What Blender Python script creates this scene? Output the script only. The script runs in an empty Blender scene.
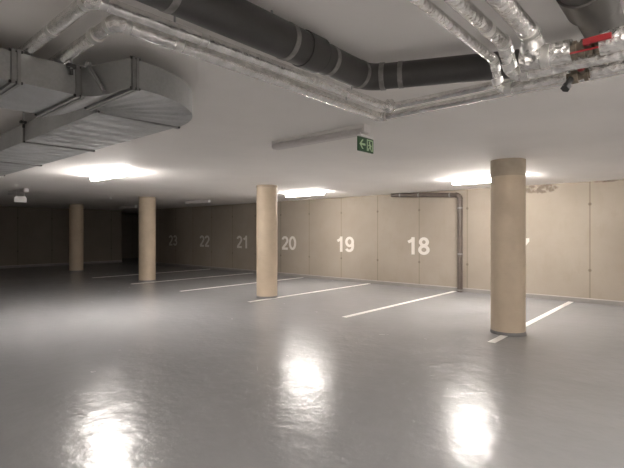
import bpy, bmesh, math, random
from mathutils import Vector, Matrix, noise

random.seed(7)
scene = bpy.context.scene
COL = scene.collection
EYE = 1.5                      # camera height; heights written E(h) are above the eye
CEIL = 2.567
def E(h): return EYE + h

# ------------------------------------------------------------------ materials
def new_mat(name):
    m = bpy.data.materials.new(name); m.use_nodes = True
    nt = m.node_tree
    return m, nt, nt.nodes['Principled BSDF']

def N(nt, kind, **kw):
    n = nt.nodes.new(kind)
    for k, v in kw.items(): setattr(n, k, v)
    return n

def math_node(nt, op, a, b=None, c=None, clamp=False):
    n = N(nt, 'ShaderNodeMath', operation=op); n.use_clamp = clamp
    for i, v in enumerate((a, b, c)):
        if v is None: continue
        if isinstance(v, (int, float)): n.inputs[i].default_value = v
        else: nt.links.new(v, n.inputs[i])
    return n.outputs[0]

def mix_col(nt, fac, a, b, blend='MIX'):
    n = N(nt, 'ShaderNodeMix', data_type='RGBA', blend_type=blend)
    for sock, v in ((n.inputs[0], fac), (n.inputs[6], a), (n.inputs[7], b)):
        if isinstance(v, (int, float)): sock.default_value = v
        elif isinstance(v, tuple): sock.default_value = (*v, 1)
        else: nt.links.new(v, sock)
    return n.outputs[2]

def ramp(nt, fac, p0, p1):
    n = N(nt, 'ShaderNodeMapRange'); n.clamp = True
    nt.links.new(fac, n.inputs[0]); n.inputs[1].default_value = p0; n.inputs[2].default_value = p1
    return n.outputs[0]

def noise_tex(nt, scale, detail=4, rough=.55, stretch=None):
    tc = N(nt, 'ShaderNodeTexCoord'); t = N(nt, 'ShaderNodeTexNoise')
    t.inputs['Scale'].default_value = scale; t.inputs['Detail'].default_value = detail
    t.inputs['Roughness'].default_value = rough
    if stretch:
        mp = N(nt, 'ShaderNodeMapping'); mp.inputs['Scale'].default_value = stretch
        nt.links.new(tc.outputs['Object'], mp.inputs[0]); nt.links.new(mp.outputs[0], t.inputs[0])
    else:
        nt.links.new(tc.outputs['Object'], t.inputs[0])
    return t.outputs[0]

def bump(nt, bs, height, strength, dist):
    b = N(nt, 'ShaderNodeBump'); b.inputs['Strength'].default_value = strength
    b.inputs['Distance'].default_value = dist
    nt.links.new(height, b.inputs['Height']); nt.links.new(b.outputs[0], bs.inputs['Normal'])

def simple(name, col, rough=.5, metal=0., var=.12, scale=6., bmp=0., bscale=40.):
    m, nt, bs = new_mat(name)
    c = mix_col(nt, ramp(nt, noise_tex(nt, scale), .3, .7),
                tuple(x*(1-var) for x in col), tuple(min(1, x*(1+var)) for x in col))
    nt.links.new(c, bs.inputs['Base Color'])
    bs.inputs['Roughness'].default_value = rough; bs.inputs['Metallic'].default_value = metal
    if bmp: bump(nt, bs, noise_tex(nt, bscale), bmp, .01)
    return m

def mat_floor():
    m, nt, bs = new_mat('floor_epoxy')
    n1 = ramp(nt, noise_tex(nt, .45, 5), .3, .7)
    n2 = ramp(nt, noise_tex(nt, 3.5, 6, .6), .25, .8)
    c = mix_col(nt, n1, (.275, .275, .281), (.33, .33, .333))
    c = mix_col(nt, math_node(nt, 'MULTIPLY', n2, .35), c, (.255, .255, .262))
    nt.links.new(c, bs.inputs['Base Color'])
    r = math_node(nt, 'MULTIPLY_ADD', n2, .10, FLOOR_ROUGH)
    nt.links.new(r, bs.inputs['Roughness'])
    bs.inputs['Specular IOR Level'].default_value = .27
    h = math_node(nt, 'ADD', noise_tex(nt, 4.5, 2, .5), math_node(nt, 'MULTIPLY', noise_tex(nt, 14, 2), .3))
    bump(nt, bs, h, .5, .012)
    return m
FLOOR_ROUGH = .19

PANEL0, PANELW = -1.87, 1.322
def mat_wall(name, along, dim=1., patches=()):
    m, nt, bs = new_mat(name)
    tc = N(nt, 'ShaderNodeTexCoord'); sp = N(nt, 'ShaderNodeSeparateXYZ')
    nt.links.new(tc.outputs['Object'], sp.inputs[0])
    u = sp.outputs['X' if along == 'x' else 'Y']; z = sp.outputs['Z']
    c = mix_col(nt, ramp(nt, noise_tex(nt, .8, 6, .6), .32, .68), (.375, .326, .272), (.445, .393, .335))
    c = mix_col(nt, math_node(nt, 'MULTIPLY', ramp(nt, noise_tex(nt, 5, 6, .65, (1, 1, .45)), .52, .78), .35), c, (.32, .268, .208))
    # formwork joints: distance to the nearest joint, narrow dark line with a pale halo
    f = math_node(nt, 'FRACT', math_node(nt, 'DIVIDE', math_node(nt, 'ADD', u, 100*PANELW - PANEL0 + PANELW*.5), PANELW))
    d = math_node(nt, 'MULTIPLY', math_node(nt, 'ABSOLUTE', math_node(nt, 'SUBTRACT', f, .5)), PANELW)
    # each panel has its own slight tone
    idx = math_node(nt, 'FLOOR', math_node(nt, 'DIVIDE', math_node(nt, 'ADD', u, 100*PANELW - PANEL0), PANELW))
    wn = N(nt, 'ShaderNodeTexWhiteNoise', noise_dimensions='1D'); nt.links.new(idx, wn.inputs['W'])
    c = mix_col(nt, math_node(nt, 'MULTIPLY', wn.outputs[0], .16), c, (.48, .416, .344))
    line = math_node(nt, 'SUBTRACT', 1., ramp(nt, d, .006, .020))
    line = math_node(nt, 'MULTIPLY', line, .62)
    c = mix_col(nt, line, c, (.20, .16, .115))
    for hz in (.69, 2.09):
        dz = math_node(nt, 'ABSOLUTE', math_node(nt, 'SUBTRACT', z, hz))
        rr = math_node(nt, 'SQRT', math_node(nt, 'ADD', math_node(nt, 'POWER', d, 2.), math_node(nt, 'POWER', dz, 2.)))
        k = math_node(nt, 'SUBTRACT', 1., ramp(nt, rr, .022, .040))
        c = mix_col(nt, math_node(nt, 'MULTIPLY', k, .75), c, (.16, .12, .085))
    for (u0, z0, a, b) in patches:                # broken edge of the concrete under the ceiling
        du = math_node(nt, 'POWER', math_node(nt, 'DIVIDE', math_node(nt, 'SUBTRACT', u, u0), a), 2.)
        dz = math_node(nt, 'POWER', math_node(nt, 'DIVIDE', math_node(nt, 'SUBTRACT', z, z0), b), 2.)
        q = math_node(nt, 'ADD', math_node(nt, 'ADD', du, dz), math_node(nt, 'MULTIPLY', math_node(nt, 'SUBTRACT', noise_tex(nt, 4, 4, .6), .5), 1.6))
        k = math_node(nt, 'SUBTRACT', 1., ramp(nt, q, .55, .95))
        pc = mix_col(nt, ramp(nt, noise_tex(nt, 8, 3, .6), .45, .7), (.17, .13, .10), (.50, .44, .38))
        c = mix_col(nt, math_node(nt, 'MULTIPLY', k, .85), c, pc)
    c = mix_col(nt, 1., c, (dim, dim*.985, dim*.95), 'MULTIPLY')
    nt.links.new(c, bs.inputs['Base Color'])
    bs.inputs['Roughness'].default_value = .8
    bump(nt, bs, noise_tex(nt, 18, 5), .12, .01)
    return m

def mat_foil(name, strength, dist):
    m, nt, bs = new_mat(name)
    tc = N(nt, 'ShaderNodeTexCoord'); v = N(nt, 'ShaderNodeTexVoronoi', feature='F1')
    v.inputs['Scale'].default_value = 46; nt.links.new(tc.outputs['Object'], v.inputs[0])
    n = noise_tex(nt, 34, 5, .7)
    h = math_node(nt, 'ADD', math_node(nt, 'MULTIPLY', v.outputs['Distance'], .8), n)
    c = mix_col(nt, ramp(nt, noise_tex(nt, 22, 4), .35, .65), (.70, .69, .67), (.92, .91, .89))
    nt.links.new(c, bs.inputs['Base Color'])
    bs.inputs['Metallic'].default_value = .95; bs.inputs['Roughness'].default_value = .24
    bump(nt, bs, h, strength, dist)
    return m

def mat_galv():
    m, nt, bs = new_mat('galvanised_sheet')
    c = mix_col(nt, ramp(nt, noise_tex(nt, 3.0, 5), .3, .7), (.37, .38, .38), (.49, .50, .50))
    c = mix_col(nt, math_node(nt, 'MULTIPLY', ramp(nt, noise_tex(nt, 60, 2), .4, .65), .25), c, (.58, .59, .59))
    nt.links.new(c, bs.inputs['Base Color'])
    bs.inputs['Metallic'].default_value = .9
    nt.links.new(math_node(nt, 'MULTIPLY_ADD', noise_tex(nt, 9, 3), .16, .28), bs.inputs['Roughness'])
    bump(nt, bs, noise_tex(nt, 3.2, 2), .35, .03)
    return m

def mat_emit(name, col, strength):
    m, nt, bs = new_mat(name)
    bs.inputs['Base Color'].default_value = (.9, .9, .88, 1)
    bs.inputs['Emission Color'].default_value = (*col, 1)
    bs.inputs['Emission Strength'].default_value = strength
    return m

LAMP = 55.
M = dict(
    floor=mat_floor(),
    wall=mat_wall('formed_concrete', 'x', .73, patches=((-2.84, 2.47, .42, .12), (-1.55, 2.56, .30, .035))),
    wall_bounce=simple('pale_bounce_wall', (.66, .63, .59), .7, var=.03, scale=2),  # unseen walls, made pale to bounce fill onto duct, columns and ceiling
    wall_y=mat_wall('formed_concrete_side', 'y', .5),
    ceiling=simple('ceiling_paint', (.87, .845, .815), .75, var=.03, scale=1.1, bmp=.10, bscale=9),
    column=simple('beige_column_paint', (.50, .41, .305), .62, var=.09, scale=3, bmp=.08, bscale=22),
    column_raw=simple('raw_column_concrete', (.37, .315, .245), .8, var=.10, scale=5, bmp=.15, bscale=25),
    base=simple('grey_cove_coating', (.17, .165, .165), .4, var=.1, scale=4),
    baseboard=simple('baseboard_coating', (.225, .21, .20), .42, var=.12, scale=3),
    ledge=simple('baseboard_top_edge', (.42, .38, .34), .6),
    line=simple('white_line_paint', (.80, .78, .74), .5, var=.06, scale=8),
    number=simple('pale_number_paint', (.70, .66, .61), .7, var=.03, scale=9),
    foil=mat_foil('aluminium_foil', .75, .012), foil_smooth=mat_foil('smooth_aluminium_foil', .5, .006),
    tape=simple('silver_tape', (.80, .79, .77), .30, .85, var=.06, scale=20, bmp=.3, bscale=60),
    galv=mat_galv(),
    flange=simple('flange_steel', (.36, .36, .355), .36, .9, var=.12, scale=12),
    bolt=simple('dark_bolt_steel', (.10, .10, .10), .45, .8),
    drain=simple('dark_grey_plastic', (.050, .047, .045), .42, var=.08, scale=5),
    drain_lit=simple('dark_grey_plastic_lit', (.092, .088, .082), .38, var=.08, scale=5),  # same dark plastic, lightened to paint in the stronger light on the right-hand run
    band=simple('worn_pipe_band', (.24, .23, .22), .42, .3, var=.25, scale=30),
    rubber=simple('black_rubber', (.012, .012, .012), .6),
    rod=simple('threaded_rod_zinc', (.40, .40, .40), .4, .9),
    housing=simple('white_luminaire_housing', (.74, .72, .70), .45, var=.03),
    diffuser=simple('opal_diffuser', (.64, .61, .60), .35, var=.03),
    cap=simple('clear_end_cap', (.92, .91, .90), .2, var=.02),
    green=simple('sign_green', (.030, .105, .040), .4, var=.05),
    pale=simple('sign_pale_green', (.58, .78, .50), .4, var=.03),
    signback=simple('pale_sign_back', (.78, .77, .76), .45, var=.02),
    brass=simple('tarnished_brass', (.21, .175, .135), .42, .55, var=.35, scale=40, bmp=.2, bscale=80),
    red=simple('red_lever_coating', (.30, .014, .018), .45, var=.08),
    brown=simple('grey_brown_drain', (.088, .068, .056), .5, var=.18, scale=12),
    detector=simple('white_detector', (.85, .85, .84), .4, var=.02),
)

# ------------------------------------------------------------------ helpers
def link(name, bm, mat, parent=None, smooth=False, loc=None):
    me = bpy.data.meshes.new(name); bmesh.ops.recalc_face_normals(bm, faces=bm.faces)
    bm.to_mesh(me); bm.free()
    o = bpy.data.objects.new(name, me); COL.objects.link(o)
    mats = mat if isinstance(mat, (list, tuple)) else [mat]
    for mm in mats: me.materials.append(mm)
    if smooth:
        for p in me.polygons: p.use_smooth = True
        me.set_sharp_from_angle(angle=math.radians(40))
    if parent: o.parent = parent
    if loc: o.location = loc
    return o

def tag(o, label, cat, group=None):
    o['label'] = label; o['category'] = cat
    if group: o['group'] = group
    return o

def thing(name, label, cat, loc=(0, 0, 0), group=None):
    o = bpy.data.objects.new(name, None); COL.objects.link(o); o.location = loc
    o.empty_display_size = .1
    return tag(o, label, cat, group)

def struct(name, bm, mat):
    o = link(name, bm, mat); o['kind'] = 'structure'; return o

def box(bm, x0, x1, y0, y1, z0, z1, bev=0., mi=0):
    r = bmesh.ops.create_cube(bm, size=1)
    vs = r['verts']
    for v in vs:
        v.co = Vector(((x0+x1)/2 + v.co.x*(x1-x0), (y0+y1)/2 + v.co.y*(y1-y0), (z0+z1)/2 + v.co.z*(z1-z0)))
    fs = list({f for v in vs for f in v.link_faces})
    for f in fs: f.material_index = mi
    if bev:
        es = list({e for v in vs for e in v.link_edges})
        bmesh.ops.bevel(bm, geom=es, offset=bev, segments=2, affect='EDGES', profile=.5)
    return bm

def B(*a, **k): return box(bmesh.new(), *a, **k)

def cyl(bm, p0, p1, r, seg=16, r1=None):
    p0, p1 = Vector(p0), Vector(p1); d = p1-p0
    q = d.to_track_quat('Z', 'Y').to_matrix().to_4x4()
    bmesh.ops.create_cone(bm, cap_ends=True, segments=seg, radius1=r, radius2=r if r1 is None else r1,
                          depth=d.length, matrix=Matrix.Translation((p0+p1)/2) @ q)
    return bm

def lathe(bm, cx, cy, prof, seg=48):
    rings = []
    for r, z in prof:
        rings.append([bm.verts.new((cx+r*math.cos(2*math.pi*i/seg), cy+r*math.sin(2*math.pi*i/seg), z)) for i in range(seg)])
    for a, b in zip(rings, rings[1:]):
        for i in range(seg): bm.faces.new((a[i], a[(i+1) % seg], b[(i+1) % seg], b[i]))
    bm.faces.new(rings[0]); bm.faces.new(rings[-1][::-1])
    return bm

def ring_tube(bm, pts, r, seg=18, jit=0., caps=True):
    """tube through pts (dense), parallel-transported frame; jit crinkles the skin"""
    pts = [Vector(p) for p in pts]; n = len(pts)
    tang = [(pts[min(i+1, n-1)]-pts[max(i-1, 0)]).normalized() for i in range(n)]
    up = Vector((0, 0, 1)) if abs(tang[0].z) < .9 else Vector((1, 0, 0))
    a = (up - tang[0]*up.dot(tang[0])).normalized()
    rings = []
    for i in range(n):
        a = (a - tang[i]*a.dot(tang[i])).normalized(); b = tang[i].cross(a)
        ring = []
        for k in range(seg):
            t = 2*math.pi*k/seg; dirv = a*math.cos(t)+b*math.sin(t)
            rr = r
            if jit:
                p = pts[i]+dirv*r
                rr = r*(1+jit*(noise.noise(p*38)*.7+noise.noise(p*90)*.5))
            ring.append(bm.verts.new(pts[i]+dirv*rr))
        rings.append(ring)
    for p, q in zip(rings, rings[1:]):
        for k in range(seg): bm.faces.new((p[k], p[(k+1) % seg], q[(k+1) % seg], q[k]))
    if caps: bm.faces.new(rings[0][::-1]); bm.faces.new(rings[-1])
    return bm

def subdiv(p, q, step):
    p, q = Vector(p), Vector(q); n = max(1, int((q-p).length/step))
    return [p.lerp(q, i/n) for i in range(n+1)]

def fillet_path(corners, rad):
    """returns list of ('run', p, q) and ('elbow', [pts])"""
    C = [Vector(c) for c in corners]; out = []; start = C[0]
    for i in range(1, len(C)-1):
        d0 = (C[i]-C[i-1]).normalized(); d1 = (C[i+1]-C[i]).normalized()
        ang = d0.angle(d1); t = rad*math.tan(ang/2)
        p, q = C[i]-d0*t, C[i]+d1*t
        cen = p + (d1-d0*d0.dot(d1)).normalized()*rad
        v0 = p-cen; ax = d0.cross(d1).normalized()
        n = max(5, int(ang/math.radians(9)))
        out.append(('run', start, p)); start = q
        out.append(('elbow', [cen+Matrix.Rotation(ang*k/n, 3, ax) @ v0 for k in range(n+1)]))
    out.append(('run', start, C[-1]))
    return out

def foil_pipe(name, label, corners, r, rad, cat='pipe', radii=None, tapes=(), cuts=(), hang=(), group='foil-wrapped pipes under the ceiling', skin='foil', jit=.055):
    """insulated pipe: foil jacket runs, elbows, tape bands, hanger rods"""
    t = thing(name, label, cat, corners[0], group); base = Vector(corners[0])
    def put(nm, bm, mat, sm=True):
        bmesh.ops.translate(bm, verts=bm.verts, vec=-base)
        return link(nm, bm, mat, t, sm)
    ri = 0
    for seg in fillet_path(corners, rad):
        rr = radii[min(ri, len(radii)-1)] if radii else r
        if seg[0] == 'run':
            p, q = seg[1], seg[2]
            spans = [(p, q)]
            for (axis, a, b) in cuts:             # bare gap where a valve sits
                ns = []
                for (s, e) in spans:
                    d = e-s
                    if abs(d[axis]) > .2 and min(s[axis], e[axis]) < a and max(s[axis], e[axis]) > b:
                        ta, tb = sorted(((a-s[axis])/d[axis], (b-s[axis])/d[axis]))
                        ns += [(s, s+d*ta), (s+d*tb, e)]
                        put('bare_pipe', cyl(bmesh.new(), s+d*ta, s+d*tb, rr*.5, 14), M['brass'])
                    else: ns.append((s, e))
                spans = ns
            for s, e in spans:
                put('insulation_jacket', ring_tube(bmesh.new(), subdiv(s, e, .022 if (e-s).length < 5 else .03), rr, 18, jit), M[skin])
            ri += 1
        else:
            nxt = radii[min(ri, len(radii)-1)] if radii else r
            pts = seg[1]
            put('elbow', ring_tube(bmesh.new(), pts, max(rr, nxt)*1.06 if not radii else max(radii[ri-1], nxt)*1.05, 18, .10), M['foil'])
            for pp, d in ((pts[0], pts[1]-pts[0]), (pts[-1], pts[-1]-pts[-2])):
                d = d.normalized()
                put('tape_band', ring_tube(bmesh.new(), [pp-d*.016, pp-d*.008, pp, pp+d*.008, pp+d*.016], max(rr, nxt)*1.075, 18, .03), M['tape'])
    for p, ax in tapes:
        p = Vector(p); d = Vector(ax)
        put('tape_band', ring_tube(bmesh.new(), [p-d*.02, p-d*.01, p, p+d*.01, p+d*.02], r*1.05, 18, .03), M['tape'])
    for p, ax in hang:
        p = Vector(p)
        put('hanger_rod', cyl(bmesh.new(), p+Vector((0, 0, r*.9)), (p.x, p.y, CEIL), .005, 8), M['rod'])
    return t, put

# ------------------------------------------------------------------ the setting
XL, XR, YF, YB = -21.9, 5.0, -4.4, 11.0
struct('floor', B(-25.2, XR+.2, YF-.2, 14.7, -.2, 0), M['floor'])
struct('ceiling', B(-25.2, XR+.2, YF-.2, 14.7, CEIL, CEIL+.2), M['ceiling'])
PX = -20.4                                              # where the back wall stops at the dark passage
struct('wall_back', B(PX, XR, YB, YB+.2, 0, CEIL), M['wall'])
struct('wall_right', B(XR, XR+.2, YF, YB+.2, 0, CEIL), M['wall_bounce'])
struct('wall_front', B(XL-.2, XR+.2, YF-.2, YF, 0, CEIL), M['wall_bounce'])
struct('wall_left', B(XL-.2, XL, YF, 10.55, 0, CEIL), M['wall_y'])
struct('wall_passage_right', B(PX, PX+.2, YB+.2, 14.5, 0, CEIL), M['wall_y'])
struct('wall_passage_end', B(-25, PX+.2, 14.5, 14.7, 0, CEIL), M['wall'])
struct('wall_passage_left', B(-25.2, -25, 10.35, 14.5, 0, CEIL), M['wall_y'])
struct('wall_passage_front', B(-25, XL-.2, 10.35, 10.55, 0, CEIL), M['wall'])
def baseboard(name, x0, x1, y0, y1, tx, ty):
    bm = bmesh.new(); box(bm, x0, x1, y0, y1, 0, .085)
    box(bm, x0 + (0 if tx >= 0 else 0), x1, y0, y1, .085, .10, mi=1)
    return struct(name, bm, [M['baseboard'], M['ledge']])
baseboard('baseboard_back', PX, XR, YB-.035, YB, 0, 0)
baseboard('baseboard_left', XL, XL+.035, YF, 10.55, 0, 0)
baseboard('baseboard_right', XR-.035, XR, YF, YB-.035, 0, 0)
baseboard('baseboard_front', XL+.035, XR-.035, YF, YF+.035, 0, 0)

# ------------------------------------------------------------------ columns
def column(x, y, r, label, band):
    t = thing('column', label, 'column', (x, y, 0), 'row of round concrete columns')
    link('shaft', lathe(bmesh.new(), 0, 0, [(r, .03), (r, CEIL-band)]), M['column'], t, True)
    link('top_band', lathe(bmesh.new(), 0, 0, [(r+.004, CEIL-band), (r+.004, CEIL)]), M['column_raw'], t, True)
    link('base_ring', lathe(bmesh.new(), 0, 0, [(r+.012, 0), (r+.012, .02), (r+.002, .045)]), M['base'], t, True)
    return t
column(-2.238, 6.965, .240, 'round beige concrete column nearest, with grey band at top, in front of number 17', .245)
column(-7.62, 7.09, .238, 'round beige column standing between the painted numbers 21 and 20', .05)
column(-12.87, 7.0, .245, 'round beige column left of number 23, third from the right', .05)
column(-18.1, 6.95, .245, 'round beige column farthest left, small and dim against the dark wall', .05)

# ------------------------------------------------------------------ floor lines
LINES = [(-2.21, 6.20, 'white bay line starting at the foot of the nearest column'),
         (-4.81, 6.32, 'white bay line running to the foot of the brown downpipe'),
         (-7.39, 6.35, 'white bay line passing the foot of the column by number 20'),
         (-10.02, 6.35, 'white bay line left of the number 20 column, ending behind it'),
         (-12.48, 6.30, 'faint white bay line starting at the foot of the column by number 23'),
         (-15.10, 6.30, 'dim white bay line in the dark area behind the number 23 column')]
for x, y0, lab in LINES:
    o = link('parking_line', B(-.05, .05, 0, 10.93-y0, 0, .003), M['line'], loc=(x, y0, 0))
    tag(o, lab, 'line', 'parking bay lines')

# ------------------------------------------------------------------ painted numbers
DIG = {}
def arc(cx, cy, rx, ry, a0, a1, n=14):
    return [(cx+rx*math.cos(math.radians(a0+(a1-a0)*i/n)), cy+ry*math.sin(math.radians(a0+(a1-a0)*i/n))) for i in range(n+1)]
# digits as centre lines on a .60 x 1 body, stroke .17
DIG['0'] = [arc(.30, .5, .215, .415, 0, 360, 32)]
DIG['1'] = [[(.36, 0.0), (.36, 1.0)], [(.36, .90), (.25, .79), (.10, .71)]]
DIG['2'] = [arc(.29, .69, .205, .225, 165, -38, 16) + [(.33, .38), (.16, .20), (.11, .085)], [(.05, .085), (.53, .085)]]
DIG['3'] = [arc(.28, .71, .185, .205, 160, -75, 14) + [(.24, .51)], [(.24, .53)] + arc(.28, .295, .22, .21, 80, -160, 16)]
DIG['7'] = [[(.06, .915), (.53, .915)], [(.47, .90), (.33, .66), (.24, .36), (.20, 0.)]]
DIG['8'] = [arc(.30, .725, .175, .19, 0, 360, 26), arc(.30, .285, .21, .205, 0, 360, 28)]
DIG['9'] = [arc(.29, .66, .205, .255, 0, 360, 26), arc(.275, .42, .225, .335, 30, -8, 6)[::1] + arc(.27, .33, .22, .245, 0, -150, 12)]
def stroke(bm, pts, w, ox, oz, s, y):
    closed = (Vector(pts[0])-Vector(pts[-1])).length < 1e-4
    P = [Vector(p) for p in pts]
    if closed: P = P[:-1]
    n = len(P); L, R = [], []
    for i in range(n):
        a = P[i-1] if (i or closed) else P[i]; b = P[(i+1) % n] if (i < n-1 or closed) else P[i]
        d = (b-a).normalized(); nn = Vector((-d.y, d.x))*w/2
        L.append(P[i]+nn); R.append(P[i]-nn)
    def v(p): return (ox+p.x*s*1.22, y, oz+p.y*s)
    rng = range(n) if closed else range(n-1)
    for i in rng:
        j = (i+1) % n
        q = [v(L[i]), v(L[j]), v(R[j]), v(R[i])]
        vs = [bm.verts.new(c) for c in q] + [bm.verts.new((c[0], c[1]+.002, c[2])) for c in q]
        for f in ((0, 1, 2, 3), (7, 6, 5, 4), (0, 4, 5, 1), (1, 5, 6, 2), (2, 6, 7, 3), (3, 7, 4, 0)):
            bm.faces.new([vs[k] for k in f])
NUMS = [('17', -3.37, 'pale number 17 mostly hidden behind the nearest column'),
        ('18', -5.87, 'pale number 18 painted on the concrete wall left of the downpipe'),
        ('19', -8.33, 'pale number 19 painted on the concrete wall'),
        ('20', -10.73, 'pale number 20 on the wall just right of a column'),
        ('21', -13.16, 'dim pale number 21 on the wall just left of a column'),
        ('22', -15.57, 'dim pale number 22 on the shaded wall'),
        ('23', -17.95, 'barely visible number 23 on the dark end of the wall')]
S = .47
for txt, x, lab in NUMS:
    bm = bmesh.new()
    for k, ch in enumerate(txt):
        for j, st in enumerate(DIG[ch]):
            stroke(bm, st, .165, (-.62+.62*k)*S*1.22, -.5*S, S, -.0022-.0004*j)
    o = link('painted_number', bm, M['number'], loc=(x, YB, 1.125))
    tag(o, lab, 'number', 'painted bay numbers')

# ------------------------------------------------------------------ luminaires
LIT = {}
def lit_mat(k):
    if k not in LIT: LIT[k] = mat_emit('lit_diffuser', (1., .935, .885), LAMP*k)
    return LIT[k]
def luminaire(x, y, lit, label, L=1.30):               # lit: brightness of its tube, 0 = off
    t = thing('ceiling_luminaire', label, 'ceiling light', (x, y, CEIL), 'batten lights on the ceiling')
    link('housing', B(-L/2, L/2, -.042, .042, -.03, 0, bev=.004), M['housing'], t)
    bm = bmesh.new()                                    # long opal trough, tapering to the bottom
    prof = [(-.036, -.030), (-.056, -.044), (-.062, -.060), (-.054, -.088), (-.036, -.098), (.036, -.098), (.054, -.088), (.062, -.060), (.056, -.044), (.036, -.030)]
    rs = [[bm.verts.new((sx, a, b)) for a, b in prof] for sx in (-L/2+.012, L/2-.012)]
    for i in range(len(prof)):
        j = (i+1) % len(prof); bm.faces.new((rs[0][i], rs[0][j], rs[1][j], rs[1][i]))
    bm.faces.new(rs[0]); bm.faces.new(rs[1][::-1])
    link('diffuser', bm, lit_mat(lit) if lit else M['diffuser'], t)
    cap = lit_mat(lit) if lit else M['housing' if x > -10 else 'cap']
    for s in (-1, 1):
        link('end_cap', B(s*L/2-.008, s*L/2+.008, -.046, .046, -.084, -.001, bev=.004), cap, t)
    return t
LX = [-3.2, -8.1, -13.0, -17.9]; LY = [3.69, 8.9]
luminaire(-3.19, 3.70, 0, 'unlit grey batten light on the ceiling beside the green exit sign')
luminaire(-8.08, 3.66, 1.45, 'glowing batten light on the ceiling at left above two columns')
luminaire(-8.1, 8.9, .85, 'glowing batten light on the ceiling above number 20')
luminaire(-3.27, 8.85, 1.35, 'glowing batten light on the ceiling just left of the nearest column')
luminaire(-13.13, 3.64, 0, 'unlit batten light on the dark ceiling above the blank sign plate')
luminaire(-13.0, 8.9, 0, 'unlit batten light on the dark ceiling above number 22')
luminaire(-17.9, 8.9, 0, 'unlit batten light far off beside the top of the third column')
luminaire(1.7, 8.85, .15, 'glowing batten light by the right end of the numbered wall')
luminaire(1.7, 3.69, 1.15, 'glowing batten light on the ceiling right of the camera')
luminaire(1.7, -1.5, 2.0, 'glowing batten light behind the camera at right')

# ------------------------------------------------------------------ signs
def sign(x, y, zc, w, h, label, graphic, rodtop):
    t = thing('exit_sign' if graphic else 'sign_plate', label, 'sign', (x, y, zc))
    link('plate', B(-.008, .008, -w/2, w/2, -h/2, h/2, bev=.002), M['green'] if graphic else M['signback'], t)
    link('bracket', B(-.02, .02, -w*.42, w*.42, h/2, h/2+.022, bev=.002), M['cap'], t)
    for s in (-1, 1):
        link('hanger_rod', cyl(bmesh.new(), (0, s*w*.33, h/2+.02), (0, s*w*.33, rodtop-zc), .004, 8), M['cap'], t)
    if not graphic: return t
    def flat(name, polys, parent=t, mat='pale', dx=.0095):
        bm = bmesh.new()
        for P in polys:
            f = [bm.verts.new((dx, a, b)) for a, b in P]; k = [bm.verts.new((dx-.003, a, b)) for a, b in P]
            bm.faces.new(f); bm.faces.new(k[::-1])
            for i in range(len(P)):
                j = (i+1) % len(P); bm.faces.new((f[i], f[j], k[j], k[i]))
        return link(name, bm, M[mat], parent)
    # arrow to the left (toward -Y) on the left half
    cx = -w*.24
    flat('arrow', [[(cx-.050, 0), (cx-.005, .046), (cx+.016, .046), (cx-.018, .010), (cx-.018, -.010), (cx+.016, -.046), (cx-.005, -.046)],
                   [(cx-.020, .010), (cx+.050, .010), (cx+.050, -.010), (cx-.020, -.010)]])
    # doorway with running figure on the right half
    c2 = w*.25
    flat('doorway', [[(c2-.052, -.056), (c2-.040, -.056), (c2-.040, .058), (c2-.052, .058)],
                     [(c2-.040, .046), (c2+.050, .046), (c2+.050, .058), (c2-.040, .058)],
                     [(c2+.040, .046), (c2+.040, -.056), (c2+.052, -.056), (c2+.052, .058)]])
    hd = [(c2-.006+.012*math.cos(i*math.pi/6), .030+.012*math.sin(i*math.pi/6)) for i in range(12)]
    flat('running_figure', [hd, [(c2-.012, .016), (c2+.012, .018), (c2+.016, -.018), (c2-.004, -.018)],
                            [(c2-.010, .014), (c2-.034, .000), (c2-.028, -.008), (c2-.006, .002)],
                            [(c2+.010, .014), (c2+.030, -.004), (c2+.024, -.012), (c2+.010, .000)],
                            [(c2-.004, -.014), (c2-.026, -.030), (c2-.032, -.052), (c2-.020, -.052), (c2-.014, -.036), (c2+.008, -.018)],
                            [(c2+.016, -.016), (c2+.022, -.034), (c2+.036, -.050), (c2+.026, -.056), (c2+.010, -.038), (c2+.002, -.016)]])
    return t
sign(-2.55, 3.70, E(.862), .262, .140, 'green exit sign with pale arrow and running figure, hanging by the unlit batten', True, CEIL-.09)
sign(-12.80, 3.60, E(.80), .27, .128, 'blank pale sign plate hanging in the dark at far left', False, CEIL-.0)
t = thing('smoke_detector', 'tiny white detector on the ceiling between the two left columns', 'detector', (-13.84, 6.33, CEIL))
link('base', lathe(bmesh.new(), 0, 0, [(.055, 0), (.055, -.012), (.050, -.016)], 20), M['detector'], t, True)
link('dome', lathe(bmesh.new(), 0, 0, [(.040, -.014), (.038, -.030), (.026, -.042), (.006, -.046)], 20), M['detector'], t, True)

# ------------------------------------------------------------------ ventilation duct
DB, DT = E(.790), E(.948)                                # duct bottom and top
duct = thing('ventilation_duct', 'galvanised rectangular ventilation duct bending under the ceiling at upper left', 'duct', (-3.0, 1.2, DB))
OFF = Vector((-3.0, 1.2, DB))
def dpart(name, bm, mat, sm=False):
    bmesh.ops.translate(bm, verts=bm.verts, vec=-OFF); return link(name, bm, mat, duct, sm)
S1A, S1B = -3.37, -2.73                                  # first run, X range
Y0, Y1, Y2 = .745, 1.065, 1.19
def sheet_box(x0, x1, y0, y1):
    bm = bmesh.new()
    box(bm, x0, x1, y0, y1, DB, DT); bmesh.ops.subdivide_edges(bm, edges=bm.edges[:], cuts=5, use_grid_fill=True)
    for v in bm.verts:                                    # slight oil-canning of thin sheet
        k = noise.noise(v.co*2.3)*.004
        if abs(v.co.z-DB) < 1e-4: v.co.z += k
        if abs(v.co.x-x1) < 1e-4: v.co.x += k
    return bm
dpart('duct_section', sheet_box(S1A, S1B, -1.6, Y0), M['galv'], True)
dpart('duct_section', sheet_box(S1A, S1B, Y0, Y1), M['galv'], True)
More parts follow.
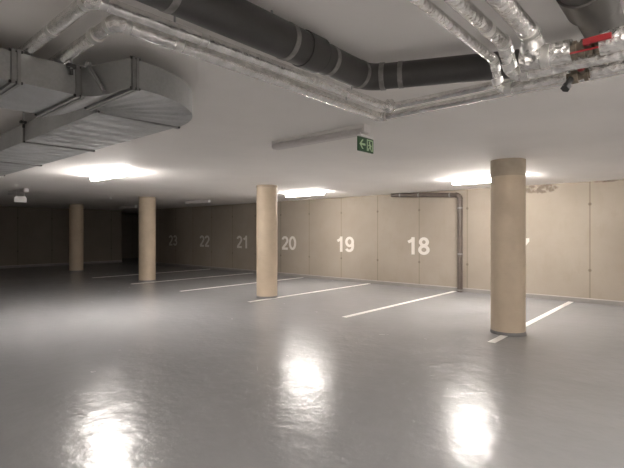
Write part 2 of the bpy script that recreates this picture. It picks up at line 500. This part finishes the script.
# offset piece between the two flanges: S-shaped sides, bulging bottom
def transition():
    bm = bmesh.new(); nv, nu = 12, 8; bot, top = [], []
    for i in range(nv+1):
        t = i/nv; y = Y1+(Y2-Y1)*t
        s = t*t*(3-2*t)
        xl = S1A+(-3.0-S1A)*s; xr = S1B+(-2.36-S1B)*(s*.5+t*.5)
        bb, tt = [], []
        for j in range(nu+1):
            u = j/nu; x = xl+(xr-xl)*u
            z = DB-.020*math.sin(math.pi*t)
            bb.append(bm.verts.new((x, y, z))); tt.append(bm.verts.new((x, y, DT)))
        bot.append(bb); top.append(tt)
    for i in range(nv):
        for j in range(nu):
            bm.faces.new((bot[i][j], bot[i][j+1], bot[i+1][j+1], bot[i+1][j]))
            bm.faces.new((top[i][j], top[i+1][j], top[i+1][j+1], top[i][j+1]))
        bm.faces.new((bot[i][0], bot[i+1][0], top[i+1][0], top[i][0]))
        bm.faces.new((bot[i][nu], top[i][nu], top[i+1][nu], bot[i+1][nu]))
    bm.faces.new(bot[0]+top[0][::-1]); bm.faces.new(bot[nv]+top[nv][::-1])
    return bm
dpart('offset_piece', transition(), M['galv'], True)
def bead(s): return max(0., 1-abs(s)/.30)
CX, CY, RO, RI = -3.0, 1.235, .64, .055
def elbow():
    bm = bmesh.new(); na, nr = 60, 10; bot, top = [], []
    for i in range(na+1):
        a = math.pi/2*i/na; bb, tt = [], []
        f = (a/math.radians(15)) % 1.0
        hgt = -.012*max(0., math.cos((f-.5)*2*math.pi))
        for j in range(nr+1):
            u = j/nr; r = RI+(RO-RI)*u
            w = min(1., min(u, 1-u)*12)
            if i in (0, na): w = 0
            bb.append(bm.verts.new((CX+r*math.cos(a), CY+r*math.sin(a)-.0, DB+hgt*w))); tt.append(bm.verts.new((CX+r*math.cos(a), CY+r*math.sin(a), DT)))
        bot.append(bb); top.append(tt)
    for i in range(na):
        for j in range(nr):
            bm.faces.new((bot[i][j], bot[i][j+1], bot[i+1][j+1], bot[i+1][j])); bm.faces.new((top[i][j], top[i+1][j], top[i+1][j+1], top[i][j+1]))
        bm.faces.new((bot[i][0], bot[i+1][0], top[i+1][0], top[i][0])); bm.faces.new((bot[i][nr], top[i][nr], top[i+1][nr], bot[i+1][nr]))
    bm.faces.new(bot[0]+top[0][::-1]); bm.faces.new(bot[na]+top[na][::-1])
    return bm
dpart('duct_elbow', elbow(), M['galv'], True)
YA, YC = CY+RI, CY+RO                                    # second run, Y range
JX = [CX, -4.48, -5.93, -7.38, -8.83]
def ribbed(x0, x1):
    bm = bmesh.new(); nx, ny = int((x1-x0)/.018), 10; bot, top = [], []
    for i in range(nx+1):
        x = x0+(x1-x0)*i/nx; bb, tt = [], []
        f = ((x-x1)/.21) % 1.0
        hgt = -.012*max(0., math.cos((f-.5)*2*math.pi))
        for j in range(ny+1):
            u = j/ny; w = min(1., min(u, 1-u)*12)*(0 if i in (0, nx) else 1)
            bb.append(bm.verts.new((x, YA+(YC-YA)*u, DB+hgt*w))); tt.append(bm.verts.new((x, YA+(YC-YA)*u, DT)))
        bot.append(bb); top.append(tt)
    for i in range(nx):
        for j in range(ny):
            bm.faces.new((bot[i][j], bot[i][j+1], bot[i+1][j+1], bot[i+1][j])); bm.faces.new((top[i][j], top[i+1][j], top[i+1][j+1], top[i][j+1]))
        bm.faces.new((bot[i][0], bot[i+1][0], top[i+1][0], top[i][0])); bm.faces.new((bot[i][ny], top[i][ny], top[i+1][ny], bot[i+1][ny]))
    bm.faces.new(bot[0]+top[0][::-1]); bm.faces.new(bot[nx]+top[nx][::-1])
    return bm
for a, b in zip(JX[1:], JX): dpart('duct_section', ribbed(a, b), M['galv'], True)
def frame(bm, axis, p, a0, a1, half, out):               # flange frame round the duct
    z0, z1 = DB-out, DT+out*.6
    bars = [(a0-out, a1+out, z0, DB+.004), (a0-out, a1+out, DT-.004, z1), (a0-out, a0+.003, DB, DT), (a1-.003, a1+out, DB, DT)]
    for (u0, u1, w0, w1) in bars:
        if axis == 'y': box(bm, u0, u1, p-half, p+half, w0, w1)
        else: box(bm, p-half, p+half, u0, u1, w0, w1)
def flange(axis, p, a0, a1, half=.016, out=.016):
    bm = bmesh.new()
    frame(bm, axis, p-half*.62, a0, a1, half*.42, out); frame(bm, axis, p+half*.62, a0, a1, half*.42, out)
    frame(bm, axis, p, a0, a1, half*.5, out*.6)
    f = dpart('flange', bm, M['flange'])
    zt = DT-.02
    for aa in (a0-out*.4, a1+out*.4):
        for zz in (DB-out*.3, DT+.002):
            c = (aa, p, zz) if axis == 'y' else (p, aa, zz)
            d = (0, half*1.5, 0) if axis == 'y' else (half*1.5, 0, 0)
            bb = cyl(bmesh.new(), Vector(c)-Vector(d), Vector(c)+Vector(d), .008, 6)
            bmesh.ops.translate(bb, verts=bb.verts, vec=-OFF); link('bolt', bb, M['bolt'], f)
    return f
flange('y', Y0, S1A, S1B, .021); flange('y', Y1, S1A, S1B, .021); flange('y', Y2+.02, CX+RI, CX+RO, .018)
for x in JX[:-1]: flange('x', x, YA, YC, .012, .012)
# slanting stiffener across the offset piece's side
dpart('stiffener', cyl(cyl(bmesh.new(), (S1B+.070, Y1+.020, DT+.005), (S1B+.195, Y1+.055, DB-.004), .011, 8), (S1B+.060, Y1+.018, DT), (S1B+.075, Y1+.022, DT+.022), .018, 8), M['flange'])
# threaded rods with clamps up to the ceiling
for (x, y) in ((S1B+.02, Y1-.05), (S1A-.03, Y1-.05), (S1B+.02, -.6), (-4.4, YA-.03), (-4.4, YC+.03), (-7.3, YA-.03), (-7.3, YC+.03)):
    h = dpart('hanger_rod', cyl(bmesh.new(), (x, y, DT-.05), (x, y, CEIL), .005, 8), M['rod'])
    bm = box(bmesh.new(), x-.03, x+.012, y-.022, y+.022, DT-.016, DT+.004); cyl(bm, (x, y, DT-.055), (x, y, DT-.025), .010, 6)
    bmesh.ops.translate(bm, verts=bm.verts, vec=-OFF); link('clamp', bm, M['bolt'], h)

# ------------------------------------------------------------------ foil pipes over the lane
hS = E(.985)
_, put0 = foil_pipe('insulated_pipe', 'silver foil-wrapped pipe next to the dark drain pipe, ending in a crumpled elbow',
          [(-4.7, .81, CEIL), (-4.7, .81, hS), (-1.955, .81, hS), (-1.90, 3.06, hS), (XR, 3.10, hS)], .031, .05, radii=[.031, .031, .031, .026], skin='foil_smooth', jit=.03,
          tapes=[((-1.941, 1.36, hS), (0, 1, 0)), ((-1.921, 2.2, hS), (0, 1, 0)), ((-2.4, .81, hS), (1, 0, 0))],
          hang=[((-1.945, 1.2, hS), 0), ((-1.91, 2.6, hS), 0), ((.8, 3.085, hS), 0)])
bm = bmesh.new(); bmesh.ops.create_icosphere(bm, subdivisions=4, radius=.052)
for v in bm.verts: v.co = v.co*(1+.16*noise.noise(v.co*34)+.08*noise.noise(v.co*80)) + Vector((-1.872, 3.045, hS))
put0('elbow', bm, M['foil'])
foil_pipe('insulated_pipe', 'outer silver foil-wrapped pipe, lowest in the photo of the long parallel pair',
          [(-4.6, .975, CEIL), (-4.6, .975, hS), (-2.08, .975, hS), (-2.115, 3.29, hS), (XR, 3.31, hS)], .037, .05, radii=[.032, .032, .037, .028], skin='foil_smooth', jit=.03,
          tapes=[((-2.08, 1.3, hS), (0, 1, 0)), ((-2.1, 1.9, hS), (0, 1, 0)), ((-2.3, .975, hS), (1, 0, 0))],
          hang=[((-2.08, 1.5, hS), 0), ((-2.11, 2.8, hS), 0), ((.8, 3.3, hS), 0)])
hP = E(.83)
t1, put1 = foil_pipe('insulated_pipe', 'thinnest silver foil pipe at upper right, dropping to the dark lower valve',
          [(-.775, -1.4, CEIL), (-.775, -1.4, hP), (-.775, 2.22, hP), (-.775, 2.28, E(.70)), (XR, 2.28, E(.69))], .021, .045,
          radii=[.021, .021, .021, .025], cuts=[(0, -.475, -.385)], hang=[((-.775, .2, hP), 0), ((1.5, 2.28, E(.69)), 0)])
t2, put2 = foil_pipe('insulated_pipe', 'middle of the three silver foil pipes coming from the top right',
          [(-.675, -1.3, CEIL), (-.675, -1.3, hP), (-.675, 2.06, hP), (-.675, 2.16, E(.715)), (XR, 2.19, E(.715))], .028, .055,
          radii=[.028, .028, .03, .03], tapes=[((-.675, 1.85, hP), (0, 1, 0))], hang=[((-.675, .3, hP), 0), ((1.4, 2.18, E(.715)), 0)])
t3, put3 = foil_pipe('insulated_pipe', 'thickest silver foil pipe at upper right, with the red valve lever',
          [(-.557, -1.2, CEIL), (-.557, -1.2, hP), (-.557, 2.02, hP), (-.557, 2.06, E(.735)), (XR, 2.06, E(.725))], .035, .05,
          radii=[.035, .035, .038, .046], cuts=[(0, -.412, -.315)], hang=[((-.557, .4, hP), 0), ((1.3, 2.06, E(.725)), 0)])
# the thick jacket starts left of where the branch drops into it
b3 = ring_tube(bmesh.new(), subdiv((-.605, 2.06, E(.735)), (-.50, 2.06, E(.735)), .015), .0465, 18, .06); put3('end_cap', b3, M['foil'])
# upper valve: ribbed brass body, stem, red lever
zv = E(.731)
bm = cyl(bmesh.new(), (-.412, 2.06, zv), (-.315, 2.06, zv), .030, 6)
for x in (-.400, -.372, -.345, -.322): cyl(bm, (x-.007, 2.06, zv), (x+.007, 2.06, zv), .037, 14)
valve = put3('valve_body', bm, M['brass'], False)
def sub(name, bm, mat, par, base):
    bmesh.ops.translate(bm, verts=bm.verts, vec=-Vector(base)); return link(name, bm, mat, par)
base3 = (-.557, -1.2, CEIL)
sub('valve_stem', cyl(bmesh.new(), (-.352, 2.06, zv+.005), (-.352, 1.995, zv-.002), .010, 10), M['brass'], valve, base3)
lv = bmesh.new(); box(lv, -.345, -.268, 1.984, 1.996, zv-.012, zv+.012, bev=.003); box(lv, -.362, -.336, 1.982, 2.004, zv-.014, zv+.010, bev=.003)
sub('valve_lever', lv, M['red'], valve, base3)
lv = bmesh.new(); box(lv, -.412, -.315, 2.016, 2.022, zv-.026, zv-.019, bev=.001)
sub('red_tie', lv, M['red'], valve, base3)
# lower valve: dark body with side outlet and orange-red knob
base1 = (-.775, -1.4, CEIL); zw = E(.693)
bm = cyl(bmesh.new(), (-.480, 2.28, zw), (-.385, 2.28, zw), .020, 8)
cyl(bm, (-.458, 2.28, zw), (-.432, 2.28, zw), .032, 8); cyl(bm, (-.408, 2.28, zw), (-.392, 2.28, zw), .029, 8)
valve1 = put1('valve_body', bm, M['brass'], False)
sub('drain_outlet', cyl(cyl(bmesh.new(), (-.452, 2.27, zw), (-.470, 2.235, zw-.050), .014, 8), (-.468, 2.238, zw-.046), (-.474, 2.228, zw-.062), .020, 6), M['bolt'], valve1, base1)
sub('valve_stem', cyl(bmesh.new(), (-.410, 2.28, zw), (-.410, 2.215, zw+.012), .011, 8), M['brass'], valve1, base1)
sub('valve_knob', cyl(bmesh.new(), (-.410, 2.217, zw+.012), (-.410, 2.203, zw+.014), .017, 10), M['red'], valve1, base1)

# ------------------------------------------------------------------ dark drain pipe
hD = E(.950)
drain = thing('drain_pipe', 'thick dark grey drain pipe under the ceiling, bending right behind the foil pipes', 'drain pipe', (-1.578, -1.0, hD))
dbase = Vector((-1.578, -1.0, hD))
def dr(name, bm, mat, sm=True):
    bmesh.ops.translate(bm, verts=bm.verts, vec=-dbase); return link(name, bm, mat, drain, sm)
b0 = Vector((-1.578, 2.31, hD)); b1 = Vector((-.36, 2.82, E(.93))); b2 = Vector((-.31, -1.6, E(.95)))
path = fillet_path([(-1.578, -4.38, hD), b0, b1, b2], .13)
runs = [p for p in path if p[0] == 'run']; elbs = [p for p in path if p[0] == 'elbow']
YS = 1.84                                                 # socket mouth on the first run
dr('pipe_run', cyl(bmesh.new(), (-1.578, -4.38, hD), (-1.578, YS, hD), .088, 36), M['drain'])
dr('pipe_run', cyl(bmesh.new(), (-1.578, YS-.05, hD), runs[0][2], .080, 36), M['drain'])
dr('socket', cyl(bmesh.new(), (-1.578, YS-.13, hD), (-1.578, YS, hD), .093, 36), M['drain'])
dr('seal_ring', cyl(bmesh.new(), (-1.578, YS-.001, hD), (-1.578, YS+.008, hD), .088, 36), M['rubber'])
dr('elbow', ring_tube(bmesh.new(), elbs[0][1], .079, 32), M['drain'])
dr('pipe_run', cyl(bmesh.new(), runs[1][1], runs[1][2], .076, 32), M['drain'])
dr('elbow', ring_tube(bmesh.new(), elbs[1][1], .078, 32), M['drain_lit'])
gy = 2.12
gp = lambda y: b1.lerp(b2, (b1.y-y)/(b1.y-b2.y))
dr('pipe_run', cyl(bmesh.new(), runs[2][1], gp(gy-.05), .082, 36), M['drain_lit'])
dr('socket', cyl(bmesh.new(), gp(gy), gp(gy-.20), .099, 40), M['drain_lit'])
dr('seal_ring', cyl(bmesh.new(), gp(gy+.008), gp(gy-.004), .095, 40), M['rubber'])
dr('pipe_run', cyl(bmesh.new(), gp(gy-.20), b2, .090, 36), M['drain_lit'])
def band(p, d, r, w=.03):
    p, d = Vector(p), Vector(d).normalized()
    b = dr('pipe_band', ring_tube(bmesh.new(), [p-d*w/2, p+d*w/2], r, 36), M['band'])
    return b
for y, r in ((.95, .0905), (1.60, .0905), (1.93, .083)): band((-1.578, y, hD), (0, 1, 0), r)
band(elbs[0][1][0], elbs[0][1][1]-elbs[0][1][0], .083, .026)
d2 = (runs[1][2]-runs[1][1]).normalized()
band(runs[1][1]+d2*.01, d2, .082, .028); band(runs[1][1]+d2*.12, d2, .079, .028)
for y in (-.8, .6, 1.5):
    dr('hanger_rod', cyl(bmesh.new(), (-1.578, y, hD+.08), (-1.578, y, CEIL), .006, 8), M['rod'])
for y in (-.9, 1.0):
    p = gp(y); dr('hanger_rod', cyl(bmesh.new(), (p.x, p.y, p.z+.08), (p.x, p.y, CEIL), .006, 8), M['rod'])

# ------------------------------------------------------------------ downpipe on the wall
dpw = thing('wall_downpipe', 'grey-brown downpipe bending from the ceiling down the wall right of number 18', 'drain pipe', (-4.652, 10.89, 0))
wb = Vector((-4.652, 10.89, 0))
def wp(name, bm, mat, sm=True, par=None):
    bmesh.ops.translate(bm, verts=bm.verts, vec=-wb); return link(name, bm, mat, par or dpw, sm)
segs = fillet_path([(-4.652, 10.885, .0), (-4.652, 10.885, 2.425), (-6.62, 10.885, 2.53)], .12)
wp('vertical_pipe', cyl(bmesh.new(), segs[0][1], segs[0][2], .062, 24), M['brown'])
wp('elbow', ring_tube(bmesh.new(), segs[1][1], .066, 24), M['brown'])
wp('horizontal_pipe', cyl(bmesh.new(), segs[2][1], segs[2][2], .056, 24), M['brown'])
for z in (.05, .95, 2.10):
    wp('pipe_clamp', cyl(bmesh.new(), (-4.652, 10.885, z-.02), (-4.652, 10.885, z+.02), .067, 24), M['band'])
    wp('wall_bracket', B(-4.667, -4.637, 10.94, YB, z-.015, z+.015), M['band'], False)
for k in (.08, .55, .85):
    p = segs[2][1].lerp(segs[2][2], k); d = (segs[2][2]-segs[2][1]).normalized()
    wp('pipe_clamp', cyl(bmesh.new(), p-d*.02, p+d*.02, .061, 24), M['band'])

# ------------------------------------------------------------------ camera, world, view
cam = bpy.data.cameras.new('camera'); co = bpy.data.objects.new('camera', cam); COL.objects.link(co)
cam.sensor_fit = 'HORIZONTAL'; cam.sensor_width = 36; cam.lens = 36*450/624; cam.shift_y = -2/624
cam.clip_start = .02; cam.clip_end = 100
co.location = (0, 0, EYE); co.rotation_euler = (math.pi/2, 0, math.atan2(.6606, .7507))
scene.camera = co
w = bpy.data.worlds.new('world'); scene.world = w; w.use_nodes = True
w.node_tree.nodes['Background'].inputs[0].default_value = (.01, .01, .01, 1)
w.node_tree.nodes['Background'].inputs[1].default_value = .2
vs = scene.view_settings
vs.view_transform = 'Standard'; vs.look = 'None'; vs.gamma = 1; vs.use_curve_mapping = False; vs.exposure = 1.46
